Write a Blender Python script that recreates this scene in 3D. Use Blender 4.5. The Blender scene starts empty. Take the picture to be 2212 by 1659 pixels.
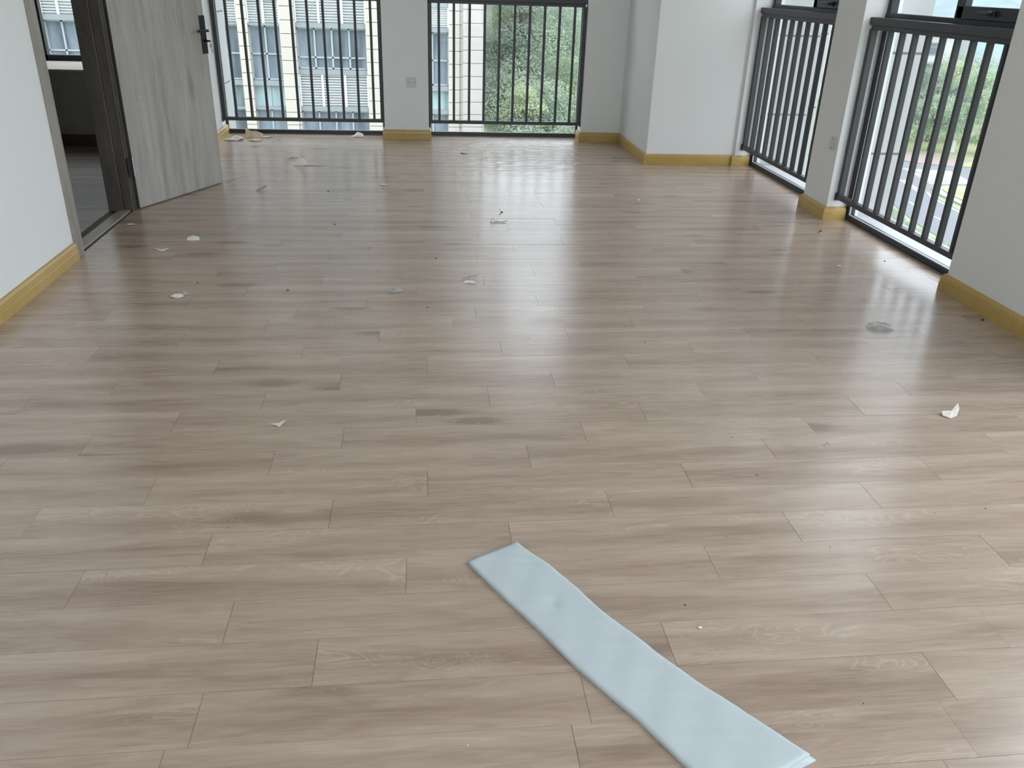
import bpy, bmesh, math, random
import numpy as np
from mathutils import Vector, Matrix
random.seed(7); RN = np.random.RandomState(7)
sc = bpy.context.scene
COL = sc.collection
S = 0.88                      # plan units -> metres (everything is built in plan units and scaled once at the end)

# ------------------------------------------------------------------ camera
FPX, YAW, PIT, ROL, H = 1793.79, math.radians(6.806), math.radians(25.913), math.radians(-1.941), 1.6
fw = Vector((math.sin(YAW)*math.cos(PIT), math.cos(YAW)*math.cos(PIT), -math.sin(PIT)))
_r = Vector((math.cos(YAW), -math.sin(YAW), 0)); _d = fw.cross(_r)
rt = math.cos(ROL)*_r + math.sin(ROL)*_d; dn = -math.sin(ROL)*_r + math.cos(ROL)*_d
cam = bpy.data.cameras.new('camera'); camo = bpy.data.objects.new('camera', cam); COL.objects.link(camo)
cam.sensor_width = 36; cam.lens = FPX/2212*36; cam.clip_end = 2000; cam.clip_start = 0.02
M = Matrix((rt, -dn, -fw)).transposed().to_4x4(); M.translation = Vector((0, 0, H*S)); camo.matrix_world = M
sc.camera = camo

# ------------------------------------------------------------------ light
sc.view_settings.view_transform = 'Standard'; sc.view_settings.look = 'None'
sc.view_settings.gamma = 1; sc.view_settings.use_curve_mapping = False
sc.view_settings.exposure = 0.37
SKY = 2.6
w = bpy.data.worlds.new('sky'); sc.world = w; w.use_nodes = True
wn = w.node_tree.nodes; wl = w.node_tree.links
bg = wn['Background']; tc = wn.new('ShaderNodeTexCoord'); sx = wn.new('ShaderNodeSeparateXYZ'); cr = wn.new('ShaderNodeValToRGB')
wl.new(tc.outputs['Generated'], sx.inputs[0]); wl.new(sx.outputs['Z'], cr.inputs[0]); wl.new(cr.outputs[0], bg.inputs[0])
cr.color_ramp.elements[0].position = 0.0; cr.color_ramp.elements[0].color = (.72, .80, .89, 1)
cr.color_ramp.elements[1].position = 0.8; cr.color_ramp.elements[1].color = (1.0, 1.07, 1.16, 1)
bg.inputs[1].default_value = SKY
# fill lamps added outside the unseen windows, brightening the room beyond the sky's light
def area(name, loc, rot, sx_, sy_, e, col=(.82, .92, 1.0)):
    l = bpy.data.lights.new(name, 'AREA'); l.shape = 'RECTANGLE'; l.size = sx_*S; l.size_y = sy_*S
    l.energy = e; l.color = col
    o = bpy.data.objects.new(name, l); COL.objects.link(o); o.location = Vector(loc)*S; o.rotation_euler = rot
area('window_fill', (3.5, 2.12, 1.7), (0, math.radians(90), 0), 2.6, 1.6, 42)
area('window_fill', (3.5, -0.4, 1.7), (0, math.radians(90), 0), 2.6, 1.6, 42)
area('window_fill', (0.6, -5.25, 1.7), (math.radians(90), 0, 0), 3.2, 2.5, 60)

# ------------------------------------------------------------------ helpers
def ray(px, py):
    return fw + ((px-1106)/FPX)*rt + ((py-829.5)/FPX)*dn
def at(px, py, z=0.0):
    d = ray(px, py); t = (z-H)/d.z; return Vector((0, 0, H)) + d*t
ALL = []
def obj(name, bm, mat, parent=None, smooth=False):
    if isinstance(bm, bpy.types.Mesh): me = bm
    else:
        me = bpy.data.meshes.new(name); bmesh.ops.recalc_face_normals(bm, faces=bm.faces); bm.to_mesh(me); bm.free()
        if smooth:
            for p_ in me.polygons: p_.use_smooth = True
    if mat and not me.materials: me.materials.append(mat)
    o = bpy.data.objects.new(name, me); COL.objects.link(o)
    if parent: o.parent = parent
    return o
def tag(o, label=None, cat=None, group=None, kind=None):
    for k, v in (('label', label), ('category', cat), ('group', group), ('kind', kind)):
        if v: o[k] = v
    return o
def empty(name, loc=(0, 0, 0), label=None, cat=None, group=None, kind=None, rz=0):
    o = bpy.data.objects.new(name, None); COL.objects.link(o); o.location = loc; o.rotation_euler.z = rz
    o.empty_display_size = .1
    return tag(o, label, cat, group, kind)
def box(bm, x0, x1, y0, y1, z0, z1, bev=0, T=None):
    r = bmesh.ops.create_cube(bm, size=1)
    vs = r['verts']
    for v in vs:
        v.co = Vector((x0+(v.co.x+.5)*(x1-x0), y0+(v.co.y+.5)*(y1-y0), z0+(v.co.z+.5)*(z1-z0)))
    if bev:
        es = list({e for v in vs for e in v.link_edges})
        g = bmesh.ops.bevel(bm, geom=es, offset=bev, segments=1, affect='EDGES', profile=.5)
        vs = list({v for v in g['verts']} | {v for v in vs if v.is_valid})
    if T:
        for v in vs: v.co = T(v.co)
    return vs
def BX(*a, **k):
    bm = bmesh.new(); box(bm, *a, **k); return bm
def tube(bm, pts, r, seg=8, r2=None):
    pts = [Vector(p) for p in pts]; rings = []
    for i, p in enumerate(pts):
        t = (pts[min(i+1, len(pts)-1)]-pts[max(i-1, 0)]).normalized()
        a = t.orthogonal().normalized() if i == 0 else (a - t*a.dot(t)).normalized()
        b = t.cross(a); rr = r if r2 is None else r+(r2-r)*i/(len(pts)-1)
        rings.append([bm.verts.new(p+rr*(math.cos(2*math.pi*k/seg)*a+math.sin(2*math.pi*k/seg)*b)) for k in range(seg)])
    for i in range(len(rings)-1):
        for k in range(seg):
            bm.faces.new((rings[i][k], rings[i][(k+1) % seg], rings[i+1][(k+1) % seg], rings[i+1][k]))
    bm.faces.new(rings[0]); bm.faces.new(rings[-1][::-1])
def prism(bm, poly, z0, z1):
    lo = [bm.verts.new((p[0], p[1], z0)) for p in poly]; hi = [bm.verts.new((p[0], p[1], z1)) for p in poly]
    n = len(poly)
    bm.faces.new(lo[::-1]); bm.faces.new(hi)
    for i in range(n): bm.faces.new((lo[i], lo[(i+1) % n], hi[(i+1) % n], hi[i]))

# ------------------------------------------------------------------ materials
def nodes(name):
    m = bpy.data.materials.new(name); m.use_nodes = True; return m, m.node_tree.nodes, m.node_tree.links, m.node_tree.nodes['Principled BSDF']
def plain(name, col, rough=.6, metal=0, noise=0, scale=20, bump=0, spec=.5):
    m, n, l, b = nodes(name)
    b.inputs['Base Color'].default_value = (*col, 1); b.inputs['Roughness'].default_value = rough
    b.inputs['Metallic'].default_value = metal; b.inputs['Specular IOR Level'].default_value = spec
    if noise or bump:
        g = n.new('ShaderNodeNewGeometry'); t = n.new('ShaderNodeTexNoise'); t.inputs['Scale'].default_value = scale; t.inputs['Detail'].default_value = 5
        l.new(g.outputs['Position'], t.inputs['Vector'])
        if noise:
            mx = n.new('ShaderNodeMix'); mx.data_type = 'RGBA'
            mx.inputs[6].default_value = (*[c*(1-noise) for c in col], 1); mx.inputs[7].default_value = (*[min(1, c*(1+noise)) for c in col], 1)
            l.new(t.outputs[0], mx.inputs[0]); l.new(mx.outputs[2], b.inputs['Base Color'])
        if bump:
            bp = n.new('ShaderNodeBump'); bp.inputs['Strength'].default_value = bump; bp.inputs['Distance'].default_value = .002
            l.new(t.outputs[0], bp.inputs['Height']); l.new(bp.outputs[0], b.inputs['Normal'])
    return m
PW_ = .16683
def wood(name, dark, mid, light, axis='X', rough=.42, freq=1.0, per_piece=True, knots=.6, grain=.35, bump=.12):
    """streaked printed oak: grain runs along one world axis, each board shifted by its own random value"""
    m, n, l, b = nodes(name)
    g = n.new('ShaderNodeNewGeometry')
    sep = n.new('ShaderNodeSeparateXYZ'); l.new(g.outputs['Position'], sep.inputs[0])
    def mth(op, a, c=None, d=None):
        q = n.new('ShaderNodeMath'); q.operation = op
        for i, v in enumerate((a, c, d)):
            if v is None: continue
            if isinstance(v, (int, float)): q.inputs[i].default_value = v
            else: l.new(v, q.inputs[i])
        return q.outputs[0]
    if axis == 'X': along, across, third = sep.outputs[0], sep.outputs[1], sep.outputs[2]
    elif axis == 'Y': along, across, third = sep.outputs[1], sep.outputs[0], sep.outputs[2]
    else: along, across, third = sep.outputs[2], sep.outputs[0], sep.outputs[1]
    if axis == 'Z': across = mth('ADD', across, third)
    rnd = None
    if per_piece:
        oi = n.new('ShaderNodeObjectInfo'); atn = n.new('ShaderNodeAttribute'); atn.attribute_name = 'pid'
        rnd = mth('ADD', oi.outputs['Random'], atn.outputs['Fac'])
        along = mth('MULTIPLY_ADD', rnd, 37.7, along); 
    def vec(sa, sc_, zz=0.0):
        c = n.new('ShaderNodeCombineXYZ'); l.new(mth('MULTIPLY', along, sa), c.inputs[0]); l.new(mth('MULTIPLY', across, sc_), c.inputs[1])
        if rnd is not None: l.new(mth('MULTIPLY_ADD', rnd, 11.3, zz), c.inputs[2])
        return c.outputs[0]
    def noise(v, det=4, dist=0, rg=.5):
        t = n.new('ShaderNodeTexNoise'); t.inputs['Scale'].default_value = 1; t.inputs['Detail'].default_value = det
        t.inputs['Distortion'].default_value = dist; t.inputs['Roughness'].default_value = rg; l.new(v, t.inputs['Vector']); return t.outputs[0]
    broad = noise(vec(1.3*freq, 12*freq), 3, .4)
    fine = noise(vec(13*freq, 230*freq, 3), 4, 0, .7)
    mid_n = noise(vec(3.6*freq, 30*freq, 5), 5, 1.6)
    wob = noise(vec(2.3*freq, 9*freq, 9), 2, 1.2)
    ring = mth('SINE', mth('MULTIPLY', wob, 120)); ring = mth('POWER', mth('MULTIPLY_ADD', ring, .5, .5), 5.0)
    mask = noise(vec(1.7*freq, 8*freq, 21), 1); mask = n_map(n, l, mask, .55, .68)
    # knots
    vo = n.new('ShaderNodeTexVoronoi'); vo.inputs['Scale'].default_value = 1
    l.new(vec(1.5*freq, 4.2*freq, 2), vo.inputs['Vector'])
    swirl = noise(vec(16*freq, 48*freq, 31), 5, 3.0, .7)
    dk = mth('ADD', vo.outputs['Distance'], mth('MULTIPLY_ADD', swirl, .30, -.15))
    kn = mth('SUBTRACT', 1.0, n_map(n, l, dk, .0, .30))
    kn = mth('MULTIPLY', mth('MULTIPLY', kn, kn), n_map(n, l, swirl, .30, .62))
    f = mth('MULTIPLY_ADD', broad, .70, .15)
    f = mth('ADD', f, mth('MULTIPLY_ADD', mid_n, .45, -.225))
    f = mth('ADD', f, mth('MULTIPLY_ADD', fine, grain, -grain*.5))
    f = mth('ADD', f, mth('MULTIPLY', mth('MULTIPLY', ring, mask), .16))
    f = mth('SUBTRACT', f, mth('MULTIPLY', kn, knots))
    if rnd is not None:
        f = mth('ADD', f, mth('MULTIPLY_ADD', mth('FRACT', mth('MULTIPLY', rnd, 7.31)), .08, -.04))
        # every board is printed darker along one long side than along the other
        fr_a = mth('FRACT', mth('DIVIDE', mth('SUBTRACT', across, 1.4062*S-10*PW_*S), PW_*S))
        band = mth('SINE', mth('MULTIPLY_ADD', mth('ADD', fr_a, mth('MULTIPLY', broad, .35)), 6.283, 1.2))
        f = mth('ADD', f, mth('MULTIPLY', band, .06))
    r = n.new('ShaderNodeValToRGB'); e = r.color_ramp.elements
    e[0].position = .22; e[0].color = (*dark, 1); e[1].position = .78; e[1].color = (*light, 1)
    k = e.new(.5); k.color = (*mid, 1)
    l.new(f, r.inputs[0]); l.new(r.outputs[0], b.inputs['Base Color'])
    b.inputs['Roughness'].default_value = rough
    if bump:
        bp = n.new('ShaderNodeBump'); bp.inputs['Strength'].default_value = bump; bp.inputs['Distance'].default_value = .001
        l.new(fine, bp.inputs['Height']); l.new(bp.outputs[0], b.inputs['Normal'])
        m['bump'] = bp.name
    return m
def n_map(n, l, v, a, b_):
    q = n.new('ShaderNodeMapRange'); q.inputs['From Min'].default_value = a; q.inputs['From Max'].default_value = b_
    q.interpolation_type = 'SMOOTHSTEP'
    l.new(v, q.inputs['Value']); return q.outputs[0]

MFLOOR = wood('laminate_oak', (.285, .195, .148), (.43, .32, .252), (.535, .42, .34), 'X', rough=.33, knots=.75)
# worn, slightly uneven lacquer: large-scale gloss changes and a few shallow waves near the window
def floor_wear(m):
    n = m.node_tree.nodes; l = m.node_tree.links; b = n['Principled BSDF']
    b.inputs['Specular IOR Level'].default_value = .95
    g = n.new('ShaderNodeNewGeometry')
    t = n.new('ShaderNodeTexNoise'); t.inputs['Scale'].default_value = 3.5; t.inputs['Detail'].default_value = 6; l.new(g.outputs['Position'], t.inputs['Vector'])
    q = n.new('ShaderNodeMapRange'); q.inputs['To Min'].default_value = .21; q.inputs['To Max'].default_value = .268; l.new(t.outputs[0], q.inputs['Value'])
    l.new(q.outputs[0], b.inputs['Roughness'])
    mp = n.new('ShaderNodeMapping'); mp.inputs['Scale'].default_value = (4.5, 11, 1); l.new(g.outputs['Position'], mp.inputs[0])
    t2 = n.new('ShaderNodeTexNoise'); t2.inputs['Scale'].default_value = 1.6; t2.inputs['Detail'].default_value = 3; t2.inputs['Distortion'].default_value = 1.0; l.new(mp.outputs[0], t2.inputs['Vector'])
    # waviness confined to the damp-swollen boards in front of the second window
    sp = n.new('ShaderNodeVectorMath'); sp.operation = 'DISTANCE'; l.new(g.outputs['Position'], sp.inputs[0]); sp.inputs[1].default_value = (1.05*S, 8.7*S, 0)
    mk = n_map(n, l, sp.outputs['Value'], 1.35, .35)
    b2 = n.new('ShaderNodeBump'); b2.inputs['Distance'].default_value = .012; l.new(mk, b2.inputs['Strength']); l.new(t2.outputs[0], b2.inputs['Height'])
    b1 = n[m['bump']]; l.new(b2.outputs[0], b1.inputs['Normal'])
floor_wear(MFLOOR)
MDOOR = wood('grey_oak_veneer', (.25, .225, .20), (.37, .345, .318), (.47, .442, .412), 'Z', rough=.5, freq=.8, per_piece=False, knots=.35, grain=.25)
MCASE = wood('grey_brown_casing', (.20, .175, .15), (.29, .26, .225), (.36, .33, .29), 'Z', rough=.5, freq=1, per_piece=False, knots=.3, grain=.3)
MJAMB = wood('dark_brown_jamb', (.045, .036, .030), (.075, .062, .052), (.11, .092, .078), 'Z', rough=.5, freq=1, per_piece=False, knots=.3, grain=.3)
MBASEX, MBASEY = [wood('yellow_oak_baseboard', (.41, .26, .07), (.475, .315, .095), (.53, .365, .125), a_, rough=.35, freq=1.2, per_piece=False, knots=.1, grain=.25) for a_ in 'XY']
MSUB = plain('dark_subfloor', (.13, .10, .08), .8)  # dark brown sub-floor colour, visible in the plank gaps
MWALL = plain('white_plaster', (.80, .80, .795), .75, noise=.015, scale=2, bump=.15)
MROOM = plain('grey_room_plaster', (.36, .34, .31), .9, noise=.08, scale=6, bump=.3)  # inner room plaster, a darker grey than the main walls
MCEIL = plain('ceiling_white', (.82, .82, .82), .8)
MFRAME = plain('black_aluminium', (.020, .022, .026), .38, noise=.15, scale=40)
MRAIL = plain('dark_grey_powder_coat', (.042, .044, .048), .42, noise=.3, scale=300, bump=.3)
MGASK = plain('pale_gasket', (.6, .62, .65), .5)
MPLATE = plain('white_plastic', (.62, .61, .60), .35)
MHOLE = plain('dark_hole', (.01, .01, .01), .8)
MHAND = plain('matt_black_metal', (.008, .008, .008), .4, metal=.2)
MSTEEL = plain('steel', (.55, .53, .50), .3, metal=1)
MEXT = plain('white_cladding', (.47, .465, .475), .6, noise=.02, scale=3)
MJOINT = plain('grey_sealant', (.22, .22, .23), .7)
MSILL = plain('cream_sill', (.60, .54, .47), .5)
MSTRIP = wood('threshold_strip', (.22, .18, .15), (.30, .25, .21), (.38, .32, .28), 'Y', rough=.4, per_piece=False)
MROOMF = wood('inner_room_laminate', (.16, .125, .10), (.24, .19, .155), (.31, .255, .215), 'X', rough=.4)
def glass_mat(name, tint, gl=.025):
    m = bpy.data.materials.new(name); m.use_nodes = True; n = m.node_tree.nodes; l = m.node_tree.links; n.clear()
    o = n.new('ShaderNodeOutputMaterial'); tr = n.new('ShaderNodeBsdfTransparent'); g = n.new('ShaderNodeBsdfGlossy'); mx = n.new('ShaderNodeMixShader'); fr = n.new('ShaderNodeLayerWeight'); pw = n.new('ShaderNodeMath'); pw.operation = 'POWER'; pw.inputs[1].default_value = 5; ml = n.new('ShaderNodeMath'); ml.operation = 'MULTIPLY_ADD'; ml.inputs[1].default_value = .5; ml.inputs[2].default_value = gl*.5
    tr.inputs[0].default_value = (*tint, 1); g.inputs['Roughness'].default_value = .01; fr.inputs[0].default_value = .5; l.new(fr.outputs['Facing'], pw.inputs[0]); l.new(pw.outputs[0], ml.inputs[0])
    l.new(ml.outputs[0], mx.inputs[0]); l.new(tr.outputs[0], mx.inputs[1]); l.new(g.outputs[0], mx.inputs[2]); l.new(mx.outputs[0], o.inputs[0]); return m
MGLASS = glass_mat('clear_glass', (.975, .985, .98))

# ------------------------------------------------------------------ room shell
def struct(name, bm, mat, parent=None):
    o = obj(name, bm, mat, parent)
    if not parent: o['kind'] = 'structure'
    return o
ZC = 3.25; XL = -2.08; XR = 3.13; YF = 9.42; YB = -5.0; HEAD = 3.0
def boxes(lst):
    bm = bmesh.new()
    for b_ in lst: box(bm, *b_)
    return bm
D0, D1, DH = 5.165, 6.32, 2.42
struct('wall_left', boxes([(XL-.16, XL, YB, D0, 0, ZC), (XL-.16, XL, D1, YF+.33, 0, ZC), (XL-.16, XL, D0, D1, DH, ZC)]), MWALL)
W1 = (-2.08, -.362); W2 = (.116, 1.80)
struct('wall_far', boxes([(W1[1], W2[0], YF, YF+.32, -.3, ZC), (W2[1], XR+.3, YF, YF+.32, -.3, ZC), (W1[0], W1[1], YF, YF+.32, HEAD, ZC), (W2[0], W2[1], YF, YF+.32, HEAD, ZC)]), MWALL)
RW = [(6.51, 8.16), (4.45, 6.09), (1.32, 2.96), (-1.20, .44)]
segs = [(8.16, YF+.32), (6.09, 6.51), (2.96, 4.45), (.44, 1.32), (YB, -1.20)]
struct('wall_right', boxes([(XR, XR+.27, a, b_, -.3, ZC) for a, b_ in segs]+[(XR, XR+.27, a, b_, HEAD, ZC) for a, b_ in RW]), MWALL)
struct('wall_corner', boxes([(2.235, XR, 8.19, YF, 0, ZC)]), MWALL)
struct('wall_back', boxes([(XL-.16, -.9, YB-.2, YB, 0, ZC), (2.1, XR+.27, YB-.2, YB, 0, ZC), (-.9, 2.1, YB-.2, YB, HEAD, ZC)]), MWALL)
struct('ceiling', boxes([(XL-.2, XR+.3, YB-.2, YF+.35, ZC, ZC+.15)]), MCEIL)
# inner room behind the open door
RX0, RY0, RY1 = -5.6, 3.6, 8.80
RYW = 9.62
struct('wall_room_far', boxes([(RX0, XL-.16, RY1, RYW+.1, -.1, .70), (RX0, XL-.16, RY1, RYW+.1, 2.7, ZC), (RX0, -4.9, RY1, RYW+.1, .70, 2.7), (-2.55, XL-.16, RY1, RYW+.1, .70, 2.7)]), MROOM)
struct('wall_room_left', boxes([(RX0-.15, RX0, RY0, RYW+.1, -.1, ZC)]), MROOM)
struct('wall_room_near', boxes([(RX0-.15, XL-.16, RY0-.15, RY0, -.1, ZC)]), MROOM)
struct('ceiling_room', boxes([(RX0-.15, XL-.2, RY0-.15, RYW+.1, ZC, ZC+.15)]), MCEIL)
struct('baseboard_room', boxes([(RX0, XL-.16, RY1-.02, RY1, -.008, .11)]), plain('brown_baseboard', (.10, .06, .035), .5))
struct('trim_1', boxes([(-4.9, -2.55, RY1-.02, RYW, .695, .71)]), MSILL)
wr = empty('window_7', (0, 0, 0), kind='structure')
obj('window_frame', boxes([(-4.9, -2.55, RYW, RYW+.07, .71, .765), (-4.9, -2.55, RYW, RYW+.07, 2.65, 2.7), (-4.9, -4.85, RYW, RYW+.07, .71, 2.7), (-2.60, -2.55, RYW, RYW+.07, .71, 2.7), (-3.83, -3.785, RYW, RYW+.07, .71, 2.7)]), MFRAME, wr)
obj('pane', boxes([(-3.79, -2.60, RYW+.03, RYW+.038, .76, 2.65)]), MGLASS, wr)
obj('pane', boxes([(-4.85, -3.83, RYW+.03, RYW+.038, .76, 2.65)]), MGLASS, wr)
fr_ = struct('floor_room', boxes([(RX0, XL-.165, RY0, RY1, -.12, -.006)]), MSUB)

# floor: dark sub-floor carrying the laminate planks
PW, PL = .16683, .9385
Y0 = 1.4062
fl = struct('floor', boxes([(XL-.16, XR+.2, YB, YF+.27, -.12, -.007)]), MSUB)
MEAS = {-1: -.60, 0: -.55, 1: -.29, 2: -.54, 3: -.06, 4: .27, 5: -.31, 6: .01, 7: -.55, 8: -.31, 9: -.03, 10: -.66, 11: -.36, 12: .02, 13: -.56, 14: -.21, 15: .16}
def row_end(k):
    if k in MEAS: return MEAS[k]
    rr = random.Random(k*13+5)
    return (-.02+.315*k*1.0+rr.uniform(-.06, .06)) % PL
GAP = .0005
def plank_bm(bm, x0, x1, y0, y1, z, lay=None, pid=0):
    r = bmesh.ops.create_cube(bm, size=1); vs = r['verts']
    for v in vs: v.co = Vector((x0+(v.co.x+.5)*(x1-x0), y0+(v.co.y+.5)*(y1-y0), -.01+(v.co.z+.5)*(z+.01)))
    if lay is not None:
        for f in {f for v in vs for f in v.link_faces}: f[lay] = pid
near, far = [], []
k = -39
while True:
    ya = Y0+PW*k; yb = ya+PW
    if ya > YF+.23: break
    e = row_end(k) % PL
    x = XL-PL*2+e-((XL) % PL)
    x = e-PL*5
    while x < XR+.2:
        xa, xb = x, x+PL; x += PL
        pieces = [(max(xa, XL), min(xb, XR), max(ya, YB), min(yb, YF))]
        # reveals
        if yb > YF: pieces += [(max(xa, w_[0]), min(xb, w_[1]), max(ya, YF), min(yb, YF+.235)) for w_ in (W1, W2)]
        if xb > XR: pieces += [(max(xa, XR), min(xb, XR+.165), max(ya, w_[0]), min(yb, w_[1])) for w_ in RW]
        if xa < XL: pieces += [(max(xa, XL-.0), XL, 0, 0)]
        P4 = []
        for (a, b_, c, d) in pieces:
            if b_-a < .012 or d-c < .012: continue
            # cut out the corner column
            if a < 2.235 < b_ and d > 8.19+.02:
                if c > 8.17: b_ = 2.235
            elif a >= 2.235 and c > 8.17 and a < XR: continue
            P4.append((a, b_, c, d))
        # join the reveal strip with the main piece when the plank runs on into it
        main = P4[0] if P4 and P4[0][1] <= XR+1e-6 else None
        rest = P4[1:] if main else P4
        if main and rest and abs(rest[0][0]-XR) < 1e-6 and abs(rest[0][2]-main[2]) < .02 and abs(rest[0][3]-main[3]) < .02 and xb > XR:
            P4 = [(main[0], rest[0][1], main[2], main[3])]+rest[1:]
        for q in P4:
            q = (q[0]+GAP, q[1]-GAP, q[2]+GAP*.8, q[3]-GAP*.8)
            (near if (ya > .83 and len(near) < 296 and yb <= YF) else far).append(q)
    k += 1
for q in near:
    bm = bmesh.new(); zt = random.uniform(-.0006, .0006)
    plank_bm(bm, *q, zt)
    obj('plank', bm, MFLOOR, fl)
bm = bmesh.new(); lay = bm.faces.layers.float.new('pid')
for q in far: plank_bm(bm, *q, random.uniform(-.0006, .0006), lay, random.uniform(1, 30))
o = obj('plank_field', bm, MFLOOR, fl); o['kind'] = 'stuff'
# inner room laminate
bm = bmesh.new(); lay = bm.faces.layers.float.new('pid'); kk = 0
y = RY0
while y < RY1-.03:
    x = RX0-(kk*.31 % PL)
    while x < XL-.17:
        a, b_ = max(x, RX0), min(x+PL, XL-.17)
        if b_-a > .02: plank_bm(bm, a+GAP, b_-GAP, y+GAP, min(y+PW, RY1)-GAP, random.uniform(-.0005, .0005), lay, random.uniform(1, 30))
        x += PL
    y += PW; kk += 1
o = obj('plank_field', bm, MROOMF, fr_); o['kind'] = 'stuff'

# baseboards with a stepped profile
def skirting(name, p0, p1, nrm, e0=0, e1=0):
    """p0->p1 along the wall on plan, nrm = inward normal; e0/e1 lengthen the ends so corners meet"""
    p0 = Vector((*p0, 0)); p1 = Vector((*p1, 0)); d = (p1-p0).normalized(); nv = Vector((*nrm, 0))
    prof = [(0, 0), (.026, 0), (.026, .052), (.023, .055), (.023, .058), (.025, .061), (.022, .085), (.014, .097), (.009, .100), (0, .100)]
    bm = bmesh.new(); A = []; B = []
    for t_, z in prof:
        A.append(bm.verts.new(p0-d*(e0*t_)+nv*t_+Vector((0, 0, z)))); B.append(bm.verts.new(p1+d*(e1*t_)+nv*t_+Vector((0, 0, z))))
    n = len(prof)
    for i in range(n): bm.faces.new((A[i], A[(i+1) % n], B[(i+1) % n], B[i]))
    bm.faces.new(A); bm.faces.new(B[::-1])
    return struct(name, bm, MBASEX if abs(d.x) > .5 else MBASEY)
skirting('baseboard_left', (XL, YB), (XL, D0-.06), (1, 0), 0, 0)
skirting('baseboard_left', (XL, D1+.06), (XL, YF+.22), (1, 0))
skirting('baseboard_far', (W1[1], YF), (W2[0], YF), (0, -1), 1, 1)
skirting('baseboard_far', (W1[1], YF), (W1[1], YF+.20), (-1, 0), 1, 0)
skirting('baseboard_far', (W2[0], YF), (W2[0], YF+.20), (1, 0), 1, 0)
skirting('baseboard_far', (W2[1], YF), (2.235, YF), (0, -1), 1, -1)
skirting('baseboard_far', (W2[1], YF), (W2[1], YF+.20), (-1, 0), 1, 0)
skirting('baseboard_corner', (2.235, 8.19), (2.235, YF), (-1, 0), 1, -1)
skirting('baseboard_corner', (2.235, 8.19), (XR-.02, 8.19), (0, -1), 1, 0)
skirting('baseboard_right', (XR-.02, 8.165), (XR+.15, 8.165), (0, -1), .5, 0)
skirting('baseboard_right', (XR, 6.09), (XR, 6.51), (-1, 0), 1, 1)
skirting('baseboard_right', (XR, 6.09), (XR+.155, 6.09), (0, -1), 1, 0)
skirting('baseboard_right', (XR, 6.51), (XR+.155, 6.51), (0, 1), 1, 0)
skirting('baseboard_right', (XR, 2.96), (XR, 4.45), (-1, 0), 1, 1)
skirting('baseboard_right', (XR, 4.45), (XR+.155, 4.45), (0, 1), 1, 0)
skirting('baseboard_right', (XR, .44), (XR, 1.32), (-1, 0), 1, 1)
skirting('baseboard_right', (XR, YB), (XR, -1.20), (-1, 0), 0, 1)

# ------------------------------------------------------------------ windows
def TF(v): return Vector((v.x, YF+v.y, v.z))            # far wall: u = x, n = outward
def TR(v): return Vector((XR+v.y, v.x, v.z))            # right wall: u = y, n = outward
NW = [0]
def window(T, u0, u1, n0, mull=None, flip=False, full=True, sw=.045):
    NW[0] += 1
    r = empty('window_%d' % NW[0], T(Vector(((u0+u1)/2, n0, 0))), kind='structure'); off = r.location.copy()
    def part(name, lst, mat, par=None, bev=.004):
        bm = bmesh.new()
        for b_ in lst: box(bm, *b_, bev=bev, T=T)
        for v in bm.verts: v.co -= off
        return obj(name, bm, mat, par or r)
    n1 = n0+.06
    part('frame', [(u0, u1, n0, n1, 0, .045), (u0, u0+sw, n0, n1, .04, HEAD), (u1-sw, u1, n0, n1, .04, HEAD), (u0, u1, n0, n1, HEAD-.045, HEAD), (u0, u1, n0-.005, n1, 1.375, 1.475)], MFRAME)
    part('floor_edge_strip', [(u0+.01, u1-.01, n0-.014, n0+.001, 0, .007)], MSTRIP, bev=.001)
    part('gasket', [(u0+sw, u0+sw+.007, n0+.01, n0+.02, .05, 1.37), (u1-sw-.007, u1-sw, n0+.01, n0+.02, .05, 1.37), (u0+.045, u1-.045, n0+.01, n0+.02, .045, .050)], MGASK, bev=0)
    part('pane', [(u0+.02, u1-.02, n0+.028, n0+.034, .04, 1.38)], MGLASS, bev=0)
    if mull is None: mull = (u0+u1)/2
    part('mullion', [(mull-.03, mull+.03, n0-.002, n1, 1.47, HEAD-.04)], MFRAME)
    a, b_ = (u0+.04, mull-.03) if flip else (mull+.03, u1-.04)      # fixed light
    part('pane', [(a, b_, n0+.028, n0+.034, 1.47, HEAD-.04)], MGLASS, bev=0)
    a, b_ = (mull+.03, u1-.045) if flip else (u0+.045, mull-.03)    # opening sash
    s = part('sash', [(a, b_, n0-.03, n0+.02, 1.475, 1.545), (a, b_, n0-.03, n0+.02, HEAD-.11, HEAD-.045), (a, a+.065, n0-.03, n0+.02, 1.475, HEAD-.045), (b_-.065, b_, n0-.03, n0+.02, 1.475, HEAD-.045)], MFRAME)
    part('pane', [(a+.06, b_-.06, n0-.005, n0+.001, 1.54, HEAD-.10)], MGLASS, s, bev=0)
    c = (a+b_)/2
    part('window_handle', [(c-.03, c+.03, n0-.045, n0-.03, 1.495, 1.528), (c-.012, c+.012, n0-.065, n0-.04, 1.50, 1.523), (c-.012, c+.10, n0-.075, n0-.06, 1.503, 1.521)], MFRAME, s, bev=.003)
    return r
window(TF, W1[0], W1[1], .22, sw=.022)
window(TF, W2[0], W2[1], .22, sw=.022)
window(TR, *RW[0], .16, mull=7.26)
window(TR, *RW[1], .16, mull=5.24)
window(TR, *RW[2], .16)
window(TR, *RW[3], .16)

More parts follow.
